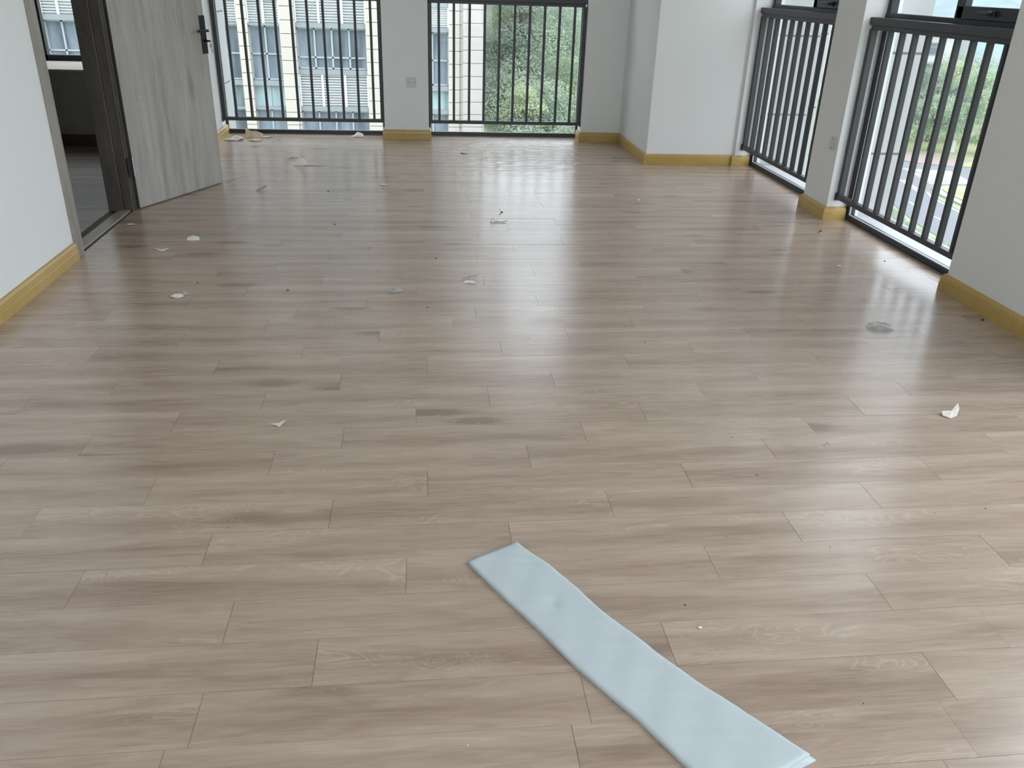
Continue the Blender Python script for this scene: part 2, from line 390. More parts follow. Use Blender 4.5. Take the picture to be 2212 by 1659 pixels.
def railing(T, u0, u1, n0, us, label, post=True, dp=.045):
    r = empty('guard_railing', T(Vector(((u0+u1)/2, n0, 0))), label, 'railing'); off = r.location.copy()
    def part(name, lst, bev=.003):
        bm = bmesh.new()
        for b_ in lst: box(bm, *b_, bev=bev, T=T)
        for v in bm.verts: v.co -= off
        return obj(name, bm, MRAIL, r)
    part('top_rail', [(u0, u1, n0-.005, n0+.055, 1.395, 1.445)])
    part('under_rail', [(u0+.02, u1-.02, n0+.008, n0+.045, 1.365, 1.396)])
    part('bottom_rail', [(u0, u1, n0, n0+.05, .162, .197)])
    for e in (u0, u1):
        s = 1 if e == u0 else -1
        part('wall_bracket', [(min(e, e+.012*s), max(e, e+.012*s), n0-.008, n0+.06, .15, .21)])
    for e, s in ((u0, 1), (u1, -1)):
        lo, hi = sorted((e+.002*s, e+.040*s))
        part('post', [(lo, hi, n0+.004, n0+.05, .19, 1.37)])
    for u in us: part('baluster', [(u-.0125, u+.0125, n0+.006, n0+.044, .195, 1.367)])
railing(TF, W1[0]+.005, W1[1]-.002, .055, [-1.927, -1.764, -1.6, -1.441, -1.276, -1.116, -.955, -.796, -.633, -.473], 'dark metal guard railing on the far wall, beside the open door')
railing(TF, W2[0]+.002, W2[1]-.002, .055, [.233, .391, .556, .716, .873, 1.033, 1.192, 1.351, 1.511, 1.672], 'dark metal guard railing on the far wall, in front of the green hillside')
def even(a, b_, n): return [a+(b_-a)*i/(n-1) for i in range(n)]
railing(TR, RW[0][0]+.002, RW[0][1]-.002, .055, even(6.67, 7.955, 9), 'dark metal guard railing on the right wall, between white corner column and socket pillar')
railing(TR, RW[1][0]+.002, RW[1][1]-.002, .055, even(4.575, 5.825, 9), 'nearest dark metal guard railing, on the right wall overlooking the road')
railing(TR, RW[2][0]+.002, RW[2][1]-.002, .055, even(1.45, 2.80, 9), 'dark metal guard railing on the right wall level with the blue foam strip')
railing(TR, RW[3][0]+.002, RW[3][1]-.002, .055, even(-1.06, .28, 9), 'dark metal guard railing on the right wall behind the viewpoint')
wb = empty('window_8', (0.6, YB-.1, 0), kind='structure')
bm = bmesh.new()
for b_ in [(-1.5, 1.5, -.03, .03, 0, .05), (-1.5, 1.5, -.03, .03, HEAD-.05, HEAD), (-1.5, -1.45, -.03, .03, 0, HEAD), (1.45, 1.5, -.03, .03, 0, HEAD), (-.03, .03, -.03, .03, 0, HEAD)]: box(bm, *b_)
obj('frame', bm, MFRAME, wb); obj('pane', BX(-1.45, -.03, -.003, .003, .05, HEAD-.05), MGLASS, wb); obj('pane', BX(.03, 1.45, -.003, .003, .05, HEAD-.05), MGLASS, wb)

# ------------------------------------------------------------------ door, casing
cs = empty('trim_2', (XL, (D0+D1)/2, 0), kind='structure'); cy = (D0+D1)/2
def cpart(name, lst, mat, bev=.003):
    bm = bmesh.new()
    for b_ in lst: box(bm, *b_, bev=bev)
    for v in bm.verts: v.co -= cs.location
    return obj(name, bm, mat, cs)
cpart('casing', [(XL-.155, XL+.014, 5.115, 5.222, 0, DH+.03)], MCASE)
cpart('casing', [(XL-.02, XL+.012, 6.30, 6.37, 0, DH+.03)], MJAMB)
cpart('casing', [(XL-.02, XL+.012, 5.115, 6.37, DH-.02, DH+.06)], MCASE)
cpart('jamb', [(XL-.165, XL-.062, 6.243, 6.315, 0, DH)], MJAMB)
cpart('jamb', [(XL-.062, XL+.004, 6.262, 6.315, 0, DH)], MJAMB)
cpart('jamb_head', [(XL-.155, XL, 5.2, 6.3, DH-.04, DH)], MCASE)
cpart('threshold_strip', [(XL-.105, XL-.02, 5.21, 6.26, -.005, .009)], MSTRIP)
hp = Vector((-2.046, 6.315, 0)); du = Vector((.413, .893, 0)).normalized(); dnrm = Vector((du.y, -du.x, 0))
ang = math.atan2(du.y, du.x)
dr = empty('door_1', hp, kind='structure', rz=ang)
# local: x along leaf, y = -normal side (local y = left of direction), face at y=0 looks to -y
LW, LH, LT = .985, 2.36, .05
bm = bmesh.new(); box(bm, 0, LW, 0, LT, .008, LH, bev=.0015); leaf = obj('door_leaf', bm, MDOOR, dr)
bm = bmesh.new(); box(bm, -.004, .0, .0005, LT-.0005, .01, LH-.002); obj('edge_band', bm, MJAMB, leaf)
dh = obj('door_handle', BX(.925, .983, -.010, 0, 1.012, 1.286, bev=.002), MHAND, dr)
bm = bmesh.new(); tube(bm, [(.955, -.008, 1.178), (.955, -.044, 1.178)], .010, 12); box(bm, .845, .967, -.052, -.036, 1.169, 1.187, bev=.003); obj('lever', bm, MHAND, dh)
bm = bmesh.new(); tube(bm, [(.955, -.008, 1.105), (.955, -.026, 1.105)], .011, 12); obj('lock_cylinder', bm, MHAND, dh)
# key in the lock with a second key hanging from a ring
kb = empty('keys', hp, 'small silver keys hanging from the black door lock', 'keys', rz=ang)
bm = bmesh.new(); box(bm, .9525, .9575, -.062, -.026, 1.098, 1.112, bev=.001); obj('key_in_lock', bm, MHAND, kb)
bm = bmesh.new(); tube(bm, [(.955+.011*math.sin(a), -.058, 1.096+.011*math.cos(a)) for a in [i*math.pi/8 for i in range(17)]], .0012, 6); obj('key_ring', bm, MSTEEL, kb)
bm = bmesh.new(); prism(bm, [(.013*math.cos(a), .013*math.sin(a)) for a in [i*math.pi/8 for i in range(16)]], -.0012, .0012)
box(bm, -.004, .004, -.052, -.010, -.0012, .0012); box(bm, .003, .007, -.046, -.028, -.0012, .0012)
bmesh.ops.rotate(bm, verts=bm.verts, cent=(0, 0, 0), matrix=Matrix.Rotation(math.radians(90), 3, 'X'))
bmesh.ops.rotate(bm, verts=bm.verts, cent=(0, 0, 0), matrix=Matrix.Rotation(math.radians(-14), 3, 'Y'))
bmesh.ops.translate(bm, verts=bm.verts, vec=(.955, -.06, 1.072)); obj('hanging_key', bm, MSTEEL, kb)
for z0 in (.245, 1.95):
    hg = obj('hinge', BX(-.012, .0, -.006, .045, z0, z0+.13), MHAND, dr)
    bm = bmesh.new(); tube(bm, [(-.010, -.008, z0-.004), (-.010, -.008, z0+.134)], .0065, 10); obj('hinge_pin', bm, MSTEEL, hg)
    bm = bmesh.new(); box(bm, -.058, -.012, -.003, .0, z0, z0+.13)
    obj('hinge_plate', bm, MHAND, hg)

# ------------------------------------------------------------------ wall sockets
def socket(loc, rz, label, dots):
    s = empty('wall_socket', loc, label, 'socket', rz=rz)
    obj('cover_plate', BX(-.05, .05, -.008, 0, -.05, .05, bev=.003), MPLATE, s)
    for (a, b_) in dots:
        bm = bmesh.new(); tube(bm, [(a, -.009, b_), (a, -.0075, b_)], .0045, 10); obj('screw_hole', bm, MHOLE, s)
socket((-.065, YF, .59), 0, 'white blank socket plate on the pillar between the two far windows', [(-.032, 0), (.035, 0)])
socket((XR, 6.178, .562), math.radians(-90), 'white blank socket plate on the pillar between the two right windows', [(.0, -.034), (.0, .034)])

# ------------------------------------------------------------------ foam underlay strip
MFOAM = plain('pale_blue_foam', (.53, .585, .615), .75, noise=.05, scale=14, bump=.5)
zz = lambda X, Y: (900+X/2.458, 1100+Y/2.458)
Lp = [at(*zz(*q)) for q in ((270, 288), (355, 372), (480, 492), (640, 640), (850, 850), (1060, 1030), (1170, 1122), (1430, 1374))]
Rp = [at(*zz(*q), .012) for q in ((530, 168), (600, 220), (700, 285), (850, 410), (990, 540), (1150, 655), (1310, 780), (1500, 915), (1700, 1040), (1890, 1165), (2090, 1295))]
def resample(P, n):
    P = [Vector((p.x, p.y, 0)) for p in P]; L = [0]
    for a, b_ in zip(P, P[1:]): L.append(L[-1]+(b_-a).length)
    out = []
    for i in range(n):
        s = L[-1]*i/(n-1); j = 0
        while j < len(P)-2 and L[j+1] < s: j += 1
        out.append(P[j].lerp(P[j+1], (s-L[j])/(L[j+1]-L[j])))
    return out
dL = (Lp[-1]-Lp[-2]).normalized(); Lp.append(Lp[-1]+dL*.125)
def strip(name, La, Ra, zb, th, n=44, m=10, waves=.5, par=None, dents=True):
    A = resample(La, n); B = resample(Ra, n); bm = bmesh.new(); top = []; bot = []
    for i in range(n):
        rowt = []; rowb = []
        for j in range(m):
            p = A[i].lerp(B[i], j/(m-1)); edge = min(j, m-1-j)/(m-1)
            if i in (0,): p = p + Vector((.0015*math.sin(j*2.1), .002*math.sin(j*3.3), 0))
            z = th+waves*(.0012*math.sin(i*.55+j*.3)+.0008*math.sin(i*1.3-j*.7))
            if dents:
                for (u_, v_, r_) in ((.285, .50, .018), (.275, .58, .014), (.30, .47, .012)):
                    d_ = math.hypot((i/(n-1)-u_)*1.06, (j/(m-1)-v_)*.2); z -= .0022*math.exp(-(d_/r_)**2)
            ro = .0018 if edge == 0 or i in (0, n-1) else 0
            rowt.append(bm.verts.new((p.x, p.y, zb+z-ro))); rowb.append(bm.verts.new((p.x, p.y, zb)))
        top.append(rowt); bot.append(rowb)
    for i in range(n-1):
        for j in range(m-1):
            bm.faces.new((top[i][j], top[i][j+1], top[i+1][j+1], top[i+1][j])); bm.faces.new((bot[i][j], bot[i+1][j], bot[i+1][j+1], bot[i][j+1]))
    for i in range(n-1):
        for j in (0, m-1): bm.faces.new((top[i][j], top[i+1][j], bot[i+1][j], bot[i][j]))
    for j in range(m-1):
        for i in (0, n-1): bm.faces.new((top[i][j], top[i][j+1], bot[i][j+1], bot[i][j]))
    return obj(name, bm, MFOAM, par, smooth=True)
fs = empty('foam_strip', (0, 0, 0), 'long pale blue foam underlay strip folded double on the floor', 'foam strip')
strip('upper_layer', Lp, Rp, .0055, .0055, n=90, m=26, par=fs)
cR = [p.copy() for p in Rp]; dR = (Rp[-1]-Rp[-2]).normalized(); cR[-1] = Rp[-1]+dR*.016
strip('lower_layer', Lp, cR, .0, .0052, waves=.2, par=fs, dents=False)

# ------------------------------------------------------------------ scraps on the floor
MPAP = plain('cream_paper', (.70, .64, .56), .7, noise=.06, scale=60)
MYEL = plain('yellow_masking_paper', (.62, .50, .30), .7, noise=.1, scale=60)
MWHT = plain('white_plaster_chip', (.78, .76, .74), .8, noise=.05, scale=80)
MTAN = plain('tan_leaf', (.38, .31, .24), .7, noise=.1, scale=80)
MDRK = plain('dark_crumb', (.06, .05, .045), .8)
MFILM = glass_mat('crumpled_clear_film', (.9, .9, .9), .16)
_n = MFILM.node_tree.nodes; _l = MFILM.node_tree.links; _o = _n['Material Output']; _d1 = _n.new('ShaderNodeBsdfDiffuse'); _d1.inputs[0].default_value = (.8, .8, .8, 1); _m = _n.new('ShaderNodeMixShader'); _m.inputs[0].default_value = .14
_src = _o.inputs[0].links[0].from_socket; _l.new(_src, _m.inputs[1]); _l.new(_d1.outputs[0], _m.inputs[2]); _l.new(_m.outputs[0], _o.inputs[0])
def scrap(name, px, py, pts, mat, label, cat, rz=0, group=None, th=.0015, curl=0):
    """pts: outline (x, y, z) in plan units about the spot on the floor under the pixel"""
    c = at(px, py); bm = bmesh.new(); n = len(pts)
    cx_ = sum(p[0] for p in pts)/n; cy_ = sum(p[1] for p in pts)/n; cz_ = sum(p[2] for p in pts)/n
    outer = [Vector(p) for p in pts]; ctr = Vector((cx_, cy_, cz_+curl)); mid_ = [o_.lerp(ctr, .5)+Vector((0, 0, curl*.4*(1 if i % 2 else -.3))) for i, o_ in enumerate(outer)]
    R = Matrix.Rotation(rz, 3, 'Z')
    def mk(dz): return [bm.verts.new(R @ v+Vector((0, 0, dz))) for v in outer], [bm.verts.new(R @ v+Vector((0, 0, dz))) for v in mid_], bm.verts.new(R @ ctr+Vector((0, 0, dz)))
    a, b_, t = mk(th+.0012); a2, b2, t2 = mk(.0012)
    for i in range(n):
        j = (i+1) % n
        bm.faces.new((a[i], a[j], b_[j], b_[i])); bm.faces.new((b_[i], b_[j], t)); bm.faces.new((a2[j], a2[i], b2[i], b2[j])); bm.faces.new((b2[j], b2[i], t2)); bm.faces.new((a[i], a2[i], a2[j], a[j]))
    o = obj(name, bm, mat); o.location = c
    return tag(o, label, cat, group)
def blob(n, r, h, seed, flat=False):
    q = random.Random(seed); return [(r*q.uniform(.75, 1.2)*math.cos(2*math.pi*i/n), r*h*q.uniform(.75, 1.2)*math.sin(2*math.pi*i/n), 0 if flat else q.uniform(0, .3)*r*.5) for i in range(n)]
P = 'paper scrap'
scrap('paper_scrap', 501, 303, [(-.09, -.02, 0), (-.03, -.05, .012), (.06, -.04, .002), (.11, .02, .02), (.10, .12, .012), (.03, .15, .02), (-.03, .06, .015)], MPAP, 'large cream paper scrap against the far left baseboard, nearest the door', P, curl=.02)
scrap('paper_scrap', 546, 297, [(-.07, -.03, 0), (.02, -.05, .006), (.10, -.03, .0), (.11, .03, .03), (.03, .09, .05), (-.05, .10, .03), (-.09, .12, .07)], MYEL, 'crumpled yellowish masking paper below the left far railing', P, curl=.03)
scrap('paper_scrap', 551, 304, [(-.07, -.01, 0), (-.02, -.04, .01), (.03, -.05, .004), (.08, .0, .016), (.03, .03, .012), (-.04, .04, .012)], MPAP, 'small cream paper scrap just in front of the crumpled yellowish paper', P, curl=.008)
scrap('paper_scrap', 572, 297, blob(7, .05, .7, 5), MPAP, 'thin cream paper strip just right of the crumpled yellowish paper', P, curl=.006)
scrap('paper_scrap', 586, 297, blob(6, .03, .5, 6), MTAN, 'tiny tan paper flake right of the yellowish heap, before the left far railing', P)
scrap('paper_scrap', 606, 296, blob(6, .028, .5, 8), MTAN, 'tiny tan flake rightmost in the litter below the left far railing', P)
scrap('paper_scrap', 551, 317, blob(6, .034, .5, 9), MTAN, 'flat tan flake in front of the heap of paper below the left far railing', P)
scrap('paper_scrap', 772, 296, [(-.08, -.01, 0), (-.02, -.03, .004), (.07, -.02, .006), (.06, .03, .03), (.0, .05, .045), (-.03, .03, .02)], MPAP, 'folded cream paper scrap at the right end of the left far railing', P, curl=.012)
scrap('paper_scrap', 628, 330, blob(6, .028, .45, 11), MWHT, 'small white flake behind the white fan-shaped scrap', P, curl=.004)
scrap('dried_leaf', 636, 344, [(-.07, .01, 0), (-.02, -.01, .012), (.03, -.03, .008), (.06, -.02, .004), (.03, .01, .014), (-.02, .02, .015)], MTAN, 'thin curled brown leaf behind the white fan-shaped scrap', 'leaf')
scrap('paper_scrap', 649, 357, [(-.065, -.0, 0), (-.02, -.005, 0), (.03, -.003, 0), (.065, .005, .0), (.055, .03, .035), (.015, .045, .06), (-.03, .04, .05), (-.06, .02, .02)], MWHT, 'white fan-shaped scrap standing up on the floor near the left far window', P, curl=.008)
scrap('plaster_chip', 827, 400, blob(8, .034, .6, 13), MWHT, 'white chip on the floor in front of the far pillar', 'chip', curl=.008)
scrap('paper_scrap', 566, 412, [(-.045, -.02, 0), (.0, -.02, .01), (.04, .01, .03), (.035, .03, .034), (.0, .02, .015), (-.04, .0, .004)], MTAN, 'curled grey-brown scrap on the floor right of the door leaf', P, curl=.006)
scrap('plaster_chip', 418, 518, [(-.04, -.015, 0), (.0, -.02, .0), (.04, -.01, 0), (.036, .015, .012), (.0, .025, .02), (-.035, .01, .014)], MWHT, 'white wedge-shaped chip in front of the door leaf', 'chip', curl=.004)
scrap('paper_scrap', 350, 541, [(-.045, .01, .01), (-.01, -.01, .0), (.015, -.018, .0), (.045, .005, .014), (.01, -.002, .006), (-.01, .0, .005)], MPAP, 'narrow bent cream scrap left of the white wedge-shaped chip', P)
scrap('paper_scrap', 282, 486, blob(7, .033, .55, 15), MPAP, 'small crumpled cream scrap just outside the doorway', P, curl=.006)
scrap('clear_tape', 384, 641, blob(8, .036, .7, 16), MPAP, 'crumpled pale tape on the floor at left, nearest the left baseboard', 'tape', curl=.012)
scrap('clear_tape', 399, 637, blob(7, .022, .7, 17), MFILM, 'clear curled tape end touching the crumpled pale tape at left', 'tape', curl=.02)
scrap('plastic_film', 1903, 708, blob(11, .075, .65, 18), MFILM, 'crumpled clear film on the floor before the nearest right railing', 'plastic film', curl=.022)
scrap('plastic_film', 852, 631, blob(9, .048, .5, 19), MFILM, 'small crumpled clear film on the floor left of the window reflection', 'plastic film', curl=.016)
scrap('plastic_film', 1014, 606, [(-.04, -.01, .0), (.0, -.03, .012), (.05, -.035, .002), (.04, -.01, .02), (.06, .03, .03), (.0, .03, .01), (-.04, .02, .01)], MFILM, 'torn shiny plastic film in the window reflection mid floor', 'plastic film', curl=.012)
scrap('paper_scrap', 1013, 612, [(-.035, .0, .0), (.0, -.006, .004), (.05, -.02, .002), (.02, .008, .012), (-.02, .012, .012)], MWHT, 'white sliver lying under the torn shiny plastic film', P)
bm = bmesh.new()
tube(bm, [(-.05, 0, .004), (-.035, .02, .03), (-.015, .004, .006), (0, .012, .01), (.012, .0, .004), (.05, .008, .005), (.075, .018, .012)], .0022, 6)
tube(bm, [(-.05, 0, .004), (-.03, -.012, .005), (-.005, -.012, .004), (.02, .0, .004), (.055, .0, .006)], .0022, 6)
o = obj('tape_twist', bm, plain('greyish_tape', (.22, .21, .19), .3)); o.location = at(1074, 481); tag(o, 'twisted loop of greyish tape in the window reflection', 'tape')
scrap('paper_scrap', 2049, 897, [(-.035, -.012, .004), (-.01, -.03, .0), (.025, -.018, .004), (.05, .012, .022), (.058, .04, .034), (.02, .024, .012), (.0, .012, .008), (-.03, .008, .014)], MPAP, 'beige leaf-like paper scrap with a raised tip, right side of the floor', P, curl=.004)
scrap('paper_scrap', 602, 919, [(.004, -.016, .0), (.026, .018, .012), (.0, .006, .006), (-.038, .006, .002), (-.01, -.004, .003)], MPAP, 'small triangular cream scrap alone on the left foreground planks', P)
scrap('paper_scrap', 1813, 575, blob(5, .016, .6, 21), MWHT, 'tiny white flake in front of the nearest right railing', P)
scrap('plaster_chip', 1379, 433, blob(6, .014, .9, 22), MWHT, 'tiny round white crumb in front of the corner column', 'chip', curl=.01)
scrap('plaster_chip', 1511, 1357, blob(6, .006, .8, 23), MWHT, 'small white crumb beside the blue foam strip', 'chip', curl=.004)
# twigs and dark crumbs
def twig(p, q_, r, label, mat=MTAN, mid_=None):
    bm = bmesh.new(); a = at(*p, r); b_ = at(*q_, r); m_ = at(*mid_, r+.004) if mid_ else (a+b_)/2
    tube(bm, [a-a, m_-a, b_-a], r, 6, r*.5); o = obj('twig', bm, mat); o.location = a
    tag(o, label, 'twig')
twig((655, 357.5), (706, 358.5), .003, 'long thin twig beside the white fan-shaped scrap')
twig((995, 330.5), (1010, 332.5), .004, 'short dark twig in front of the second far window', MDRK)
twig((487, 393), (533, 382), .003, 'thin curved stem at the free bottom corner of the door', MTAN, (510, 385))
twig((1632, 1025), (1640, 1027), .0012, 'tiny dark sliver on the planks above the blue foam strip', MDRK)
twig((1784, 956), (1791, 959), .0012, 'tiny dark sliver left of the beige leaf-like scrap', MDRK)
cr_ = [(1772, 500, .011), (1768, 502, .006), (2122, 692, .010), (1911, 564, .006), (826, 408, .006), (709, 413, .008), (1084, 459, .010), (1080, 463, .006), (723, 485, .008), (427, 611, .006), (942, 559, .007), (622, 627, .007), (924, 664, .005), (1141, 732, .003), (1393, 739, .004), (492, 1125, .002), (492, 1140, .002), (13, 1193, .002), (1309, 1141, .002), (1583, 798, .003), (1988, 1114, .002), (2129, 1099, .003), (2020, 1108, .002), (1793, 1182, .002), (1568, 1160, .002), (1480, 1307, .003), (1010, 1610, .002), (1582, 945, .003), (605, 303, .008), (1865, 1520, .002), (230, 1240, .002), (2055, 1086, .002), (1780, 962, .003)]
for i, (x, y, r) in enumerate(cr_):
    bm = bmesh.new(); bmesh.ops.create_icosphere(bm, subdivisions=1, radius=r)
    for v in bm.verts: v.co = Vector((v.co.x*random.uniform(.8, 1.3), v.co.y*random.uniform(.6, 1.1), max(0, v.co.z*.6+r*.3)))
    white = i in (19, 20, 26, 31)
    o = obj('crumb', bm, MWHT if white else MDRK); o.location = at(x, y)
    tag(o, 'tiny white crumb lying on the open floor planks' if white else 'tiny dark crumb of dirt lying on the open floor planks', 'crumb', 'white crumbs on the floor' if white else 'dark crumbs on the floor')

# ------------------------------------------------------------------ outside: ledges, cladding fins
struct('trim_3', boxes([(XR+.27, 3.72, YB, 8.20, -.20, -.006)]), plain('white_ledge', (.50, .50, .51), .6))
struct('trim_4', boxes([(XL-.3, 3.4, YF+.29, YF+.36, -.4, -.03)]), MEXT)
JZ = [-1.68, -.96, -.239, .483, 1.205, 1.927, 2.649, 3.371]
def fin(x0, x1, y0, y1, label):
    f = empty('cladding_fin', ((x0+x1)/2, (y0+y1)/2, 0), label, 'wall panel')
    ox, oy = f.location.x, f.location.y
    obj('joint_core', BX(x0-ox+.008, x1-ox-.008, y0-oy+.008, y1-oy-.008, JZ[0], JZ[-1]), MJOINT, f)
    for a, b_ in zip(JZ, JZ[1:]): obj('panel', BX(x0-ox, x1-ox, y0-oy, y1-oy, a+.009, b_-.009, bev=.002), MEXT, f)
fin(-2.34, -2.10, YF+.37, 10.24, 'white cladding fin outside the left edge of the left far window')
fin(1.905, 2.15, YF+.37, 10.42, 'white cladding fin outside the right edge of the far window before the hillside')
fin(3.72, 3.845, 8.25, 8.5, 'white cladding fin outside the right window next to the corner column')
fin(3.41, 3.72, 8.25, 8.5, 'white cladding panel beside the glass of the right window next to the corner column')
fin(3.41, 3.705, 6.20, 6.45, 'white cladding fin outside the nearest right window')
fin(4.11, 4.205, 8.82, 9.7, 'narrow white corner cladding fin seen past the right window by the column')

# ------------------------------------------------------------------ apartment building across
KF = 43/26
def FX(X): return X*KF
def FZ(Z): return 1.6+(Z-1.6)*KF
YB_ = 43.0
MTILE = plain('beige_facade_tile', (.53, .475, .43), .55, noise=.04, scale=.6)
MTILE2 = plain('pinkish_facade_tile', (.44, .40, .385), .55, noise=.03, scale=.6)
MCORE = plain('facade_grout', (.20, .17, .15), .8)
MBAND = plain('grey_spandrel', (.26, .28, .30), .5)
MLOUV = plain('white_louvre', (.74, .76, .78), .5)
MMULL = plain('pale_window_frame', (.36, .40, .43), .5)
def pane_mat(name, c):
    m, n, l, b = nodes(name); b.inputs['Roughness'].default_value = .25; b.inputs['Specular IOR Level'].default_value = .3
    g = n.new('ShaderNodeNewGeometry'); mp = n.new('ShaderNodeMapping'); mp.inputs['Scale'].default_value = (2.2, 1, .35); l.new(g.outputs['Position'], mp.inputs[0])
    t = n.new('ShaderNodeTexNoise'); t.inputs['Scale'].default_value = .9; t.inputs['Detail'].default_value = 3; l.new(mp.outputs[0], t.inputs['Vector'])
    r = n.new('ShaderNodeValToRGB'); r.color_ramp.elements[0].position = .35; r.color_ramp.elements[1].position = .7
    r.color_ramp.elements[0].color = (*[v*.6 for v in c], 1); r.color_ramp.elements[1].color = (*[v*1.5 for v in c], 1)
    l.new(t.outputs[0], r.inputs[0]); l.new(r.outputs[0], b.inputs['Base Color']); return m
MPB = pane_mat('curtained_blue_grey_glass', (.17, .20, .24)); MPG = pane_mat('pale_green_spandrel_glass', (.26, .34, .36))
ab = empty('apartment_building', (FX(-4), YB_, FZ(-6)), 'tall beige tiled apartment building with white louvres across the courtyard', 'building')
AO = ab.location.copy()
def apart(name, lst, mat, par=None, kind=None, smooth=False):
    bm = bmesh.new()
    for b_ in lst: box(bm, *b_)
    for v in bm.verts: v.co -= AO
    o = obj(name, bm, mat, par or ab)
    if kind: o['kind'] = kind
    return o
XE = 1.955
apart('wall', [(FX(-22), FX(XE)-.02, YB_+.9, YB_+16, FZ(-12.1), FZ(13))], MCORE)
PER = 2.276
# bays: (x0, x1, kind)
BAYS = [(-21, -19, 'n'), (-18.6, -15.8, 'w'), (-15.3, -13.2, 'w'), (-12.8, -10.8, 'w'), (-10.25, -8.9, 'r'), (-8.5, -6.4, 'w'), (-6.05, -5.02, 'n'), (-4.74, -3.86, 'n'), (-3.42, -1.45, 'w'), (-.95, .92, 'm')]
piers = []
xp = -22
for b_ in BAYS: piers.append((xp, b_[0])); xp = b_[1]
piers.append((.92, 1.325))
def bay(x0, x1, s, kind_):
    X0, X1 = FX(x0), FX(x1); dz = s*PER; ya = YB_+.35
    zt = {'w': (.21, -.911, -.584), 'n': (.235, -1.24, -.52), 'm': (.182, -1.303, -.597), 'r': (.235, -.86, -.55)}[kind_]
    L0 = {'w': .346, 'n': .30, 'm': .296, 'r': .383}[kind_]
    top, bot, mid_ = FZ(zt[0]+dz), FZ(zt[1]+dz), FZ(zt[2]+dz)
    nxt = FZ(zt[0]+dz-PER)
    apart('spandrel', [(X0, X1, ya-.08, ya+.5, FZ(zt[1]-.134+dz), bot), (X0, X1, ya-.08, ya+.5, nxt, FZ(L0+dz-PER))], MBAND)
    # window band: pane + frame
    pn = apart('pane', [(X0, X1, ya+.22, ya+.26, bot, top)], MPB)
    n = {'w': 4, 'n': 2, 'm': 4, 'r': 3}[kind_]
    xs = [X0+(X1-X0)*i/n for i in range(n+1)]
    apart('window_frame', [(x-.04, x+.04, ya+.12, ya+.22, bot, top) for x in xs]+[(X0, X1, ya+.12, ya+.22, z-.035, z+.035) for z in (bot+.05, mid_, top-.04)], MMULL, pn)
    l0, l1 = FZ(L0+dz-PER), FZ(zt[1]-.134+dz)
    if kind_ in ('w', 'r') :
        n = 12; st = (l1-l0)/n
        ls = []
        bm = bmesh.new()
        for i in range(n):
            zc = l0+st*(i+.5)
            r = box(bm, X0, X1, -.05, .05, -.012, .012)
            for v in r:
                y, z = v.co.y, v.co.z; a = math.radians(-38); v.co.y = ya+.05+y*math.cos(a)-z*math.sin(a); v.co.z = zc+y*math.sin(a)+z*math.cos(a)
                v.co -= AO
        lp = obj('louvre_panel', bm, MLOUV, ab); lp['kind'] = 'stuff'
        apart('louvre_frame', [(X0+(X1-X0)*i/3-.05, X0+(X1-X0)*i/3+.05, ya-.06, ya+.02, l0, l1) for i in range(4)], MLOUV, lp)
        apart('louvre_back', [(X0, X1, ya+.16, ya+.2, l0, l1)], MBAND, lp)
    else:
        # slim bay: louvre strip under every other storey, greenish spandrel glass otherwise
        if s == 0:
            pg = apart('pane', [(X0, X1, ya+.2, ya+.24, l0, l1)], MPG)
            apart('window_frame', [(x-.035, x+.035, ya+.12, ya+.2, l0, l1) for x in (X0, (X0+X1)/2, X1)], MMULL, pg)
        else:
            n = 9; st = (l1-l0)/n; bm = bmesh.new()
            for i in range(n):
                zc = l0+st*(i+.5); r = box(bm, X0, X1, -.05, .05, -.012, .012)
                for v in r:
                    y, z = v.co.y, v.co.z; a = math.radians(-38); v.co.y = ya+.05+y*math.cos(a)-z*math.sin(a); v.co.z = zc+y*math.sin(a)+z*math.cos(a); v.co -= AO
            lp = obj('louvre_panel', bm, MLOUV, ab); lp['kind'] = 'stuff'
            apart('louvre_frame', [(x-.05, x+.05, ya-.06, ya+.02, l0, l1) for x in (X0, (X0+X1)/2, X1)], MLOUV, lp)
            apart('louvre_back', [(X0, X1, ya+.16, ya+.2, l0, l1)], MBAND, lp)
for s in range(-4, 6):
    for (x0, x1, kd) in BAYS: bay(x0, x1, s, kd)
TH = .3575
tiles = 0; rest = bmesh.new(); rest2 = bmesh.new(); cache = {}
def tile(x0, x1, yf, z0, z1, mat, vis):
    global tiles
    if vis and tiles < 295:
        key = (round(x1-x0, 3), mat.name)
        if key not in cache:
            bm = bmesh.new(); box(bm, 0, x1-x0, 0, .5, 0, z1-z0); me = bpy.data.meshes.new('tile'); bmesh.ops.recalc_face_normals(bm, faces=bm.faces); bm.to_mesh(me); bm.free(); cache[key] = me
        o = obj('tile', cache[key], mat, ab); o.location = Vector((x0, yf, z0))-AO; tiles += 1
    else:
        b_ = rest if mat is MTILE else rest2
        for v in box(b_, x0, x1, yf, yf+.5, z0, z1): v.co -= AO
for i in range(-33, 32):
    zz0 = FZ(.045+TH*i)+.012; zz1 = FZ(.045+TH*(i+1))-.012
    for (a, b_) in piers:
        vis = -8 <= i <= 4 and a > -12.9
        a_, c_ = FX(a), FX(b_); m_ = MTILE
        if vis and c_-a_ > .5:
            # slim edge return + face tile
            tile(a_+.0, a_+(c_-a_)*.82-.012, YB_+.12, zz0, zz1, m_, True); tile(a_+(c_-a_)*.82+.012, c_, YB_+.12, zz0, zz1, MTILE2, True)
        else: tile(a_, c_, YB_+.12, zz0, zz1, m_, vis)
    tile(FX(1.325), FX(1.905), YB_-.35, zz0+.1, zz1+.1, MTILE2, -8 <= i <= 4)
    tile(FX(1.905)+.012, FX(XE), YB_-.35, zz0+.1, zz1+.1, MTILE2, False)
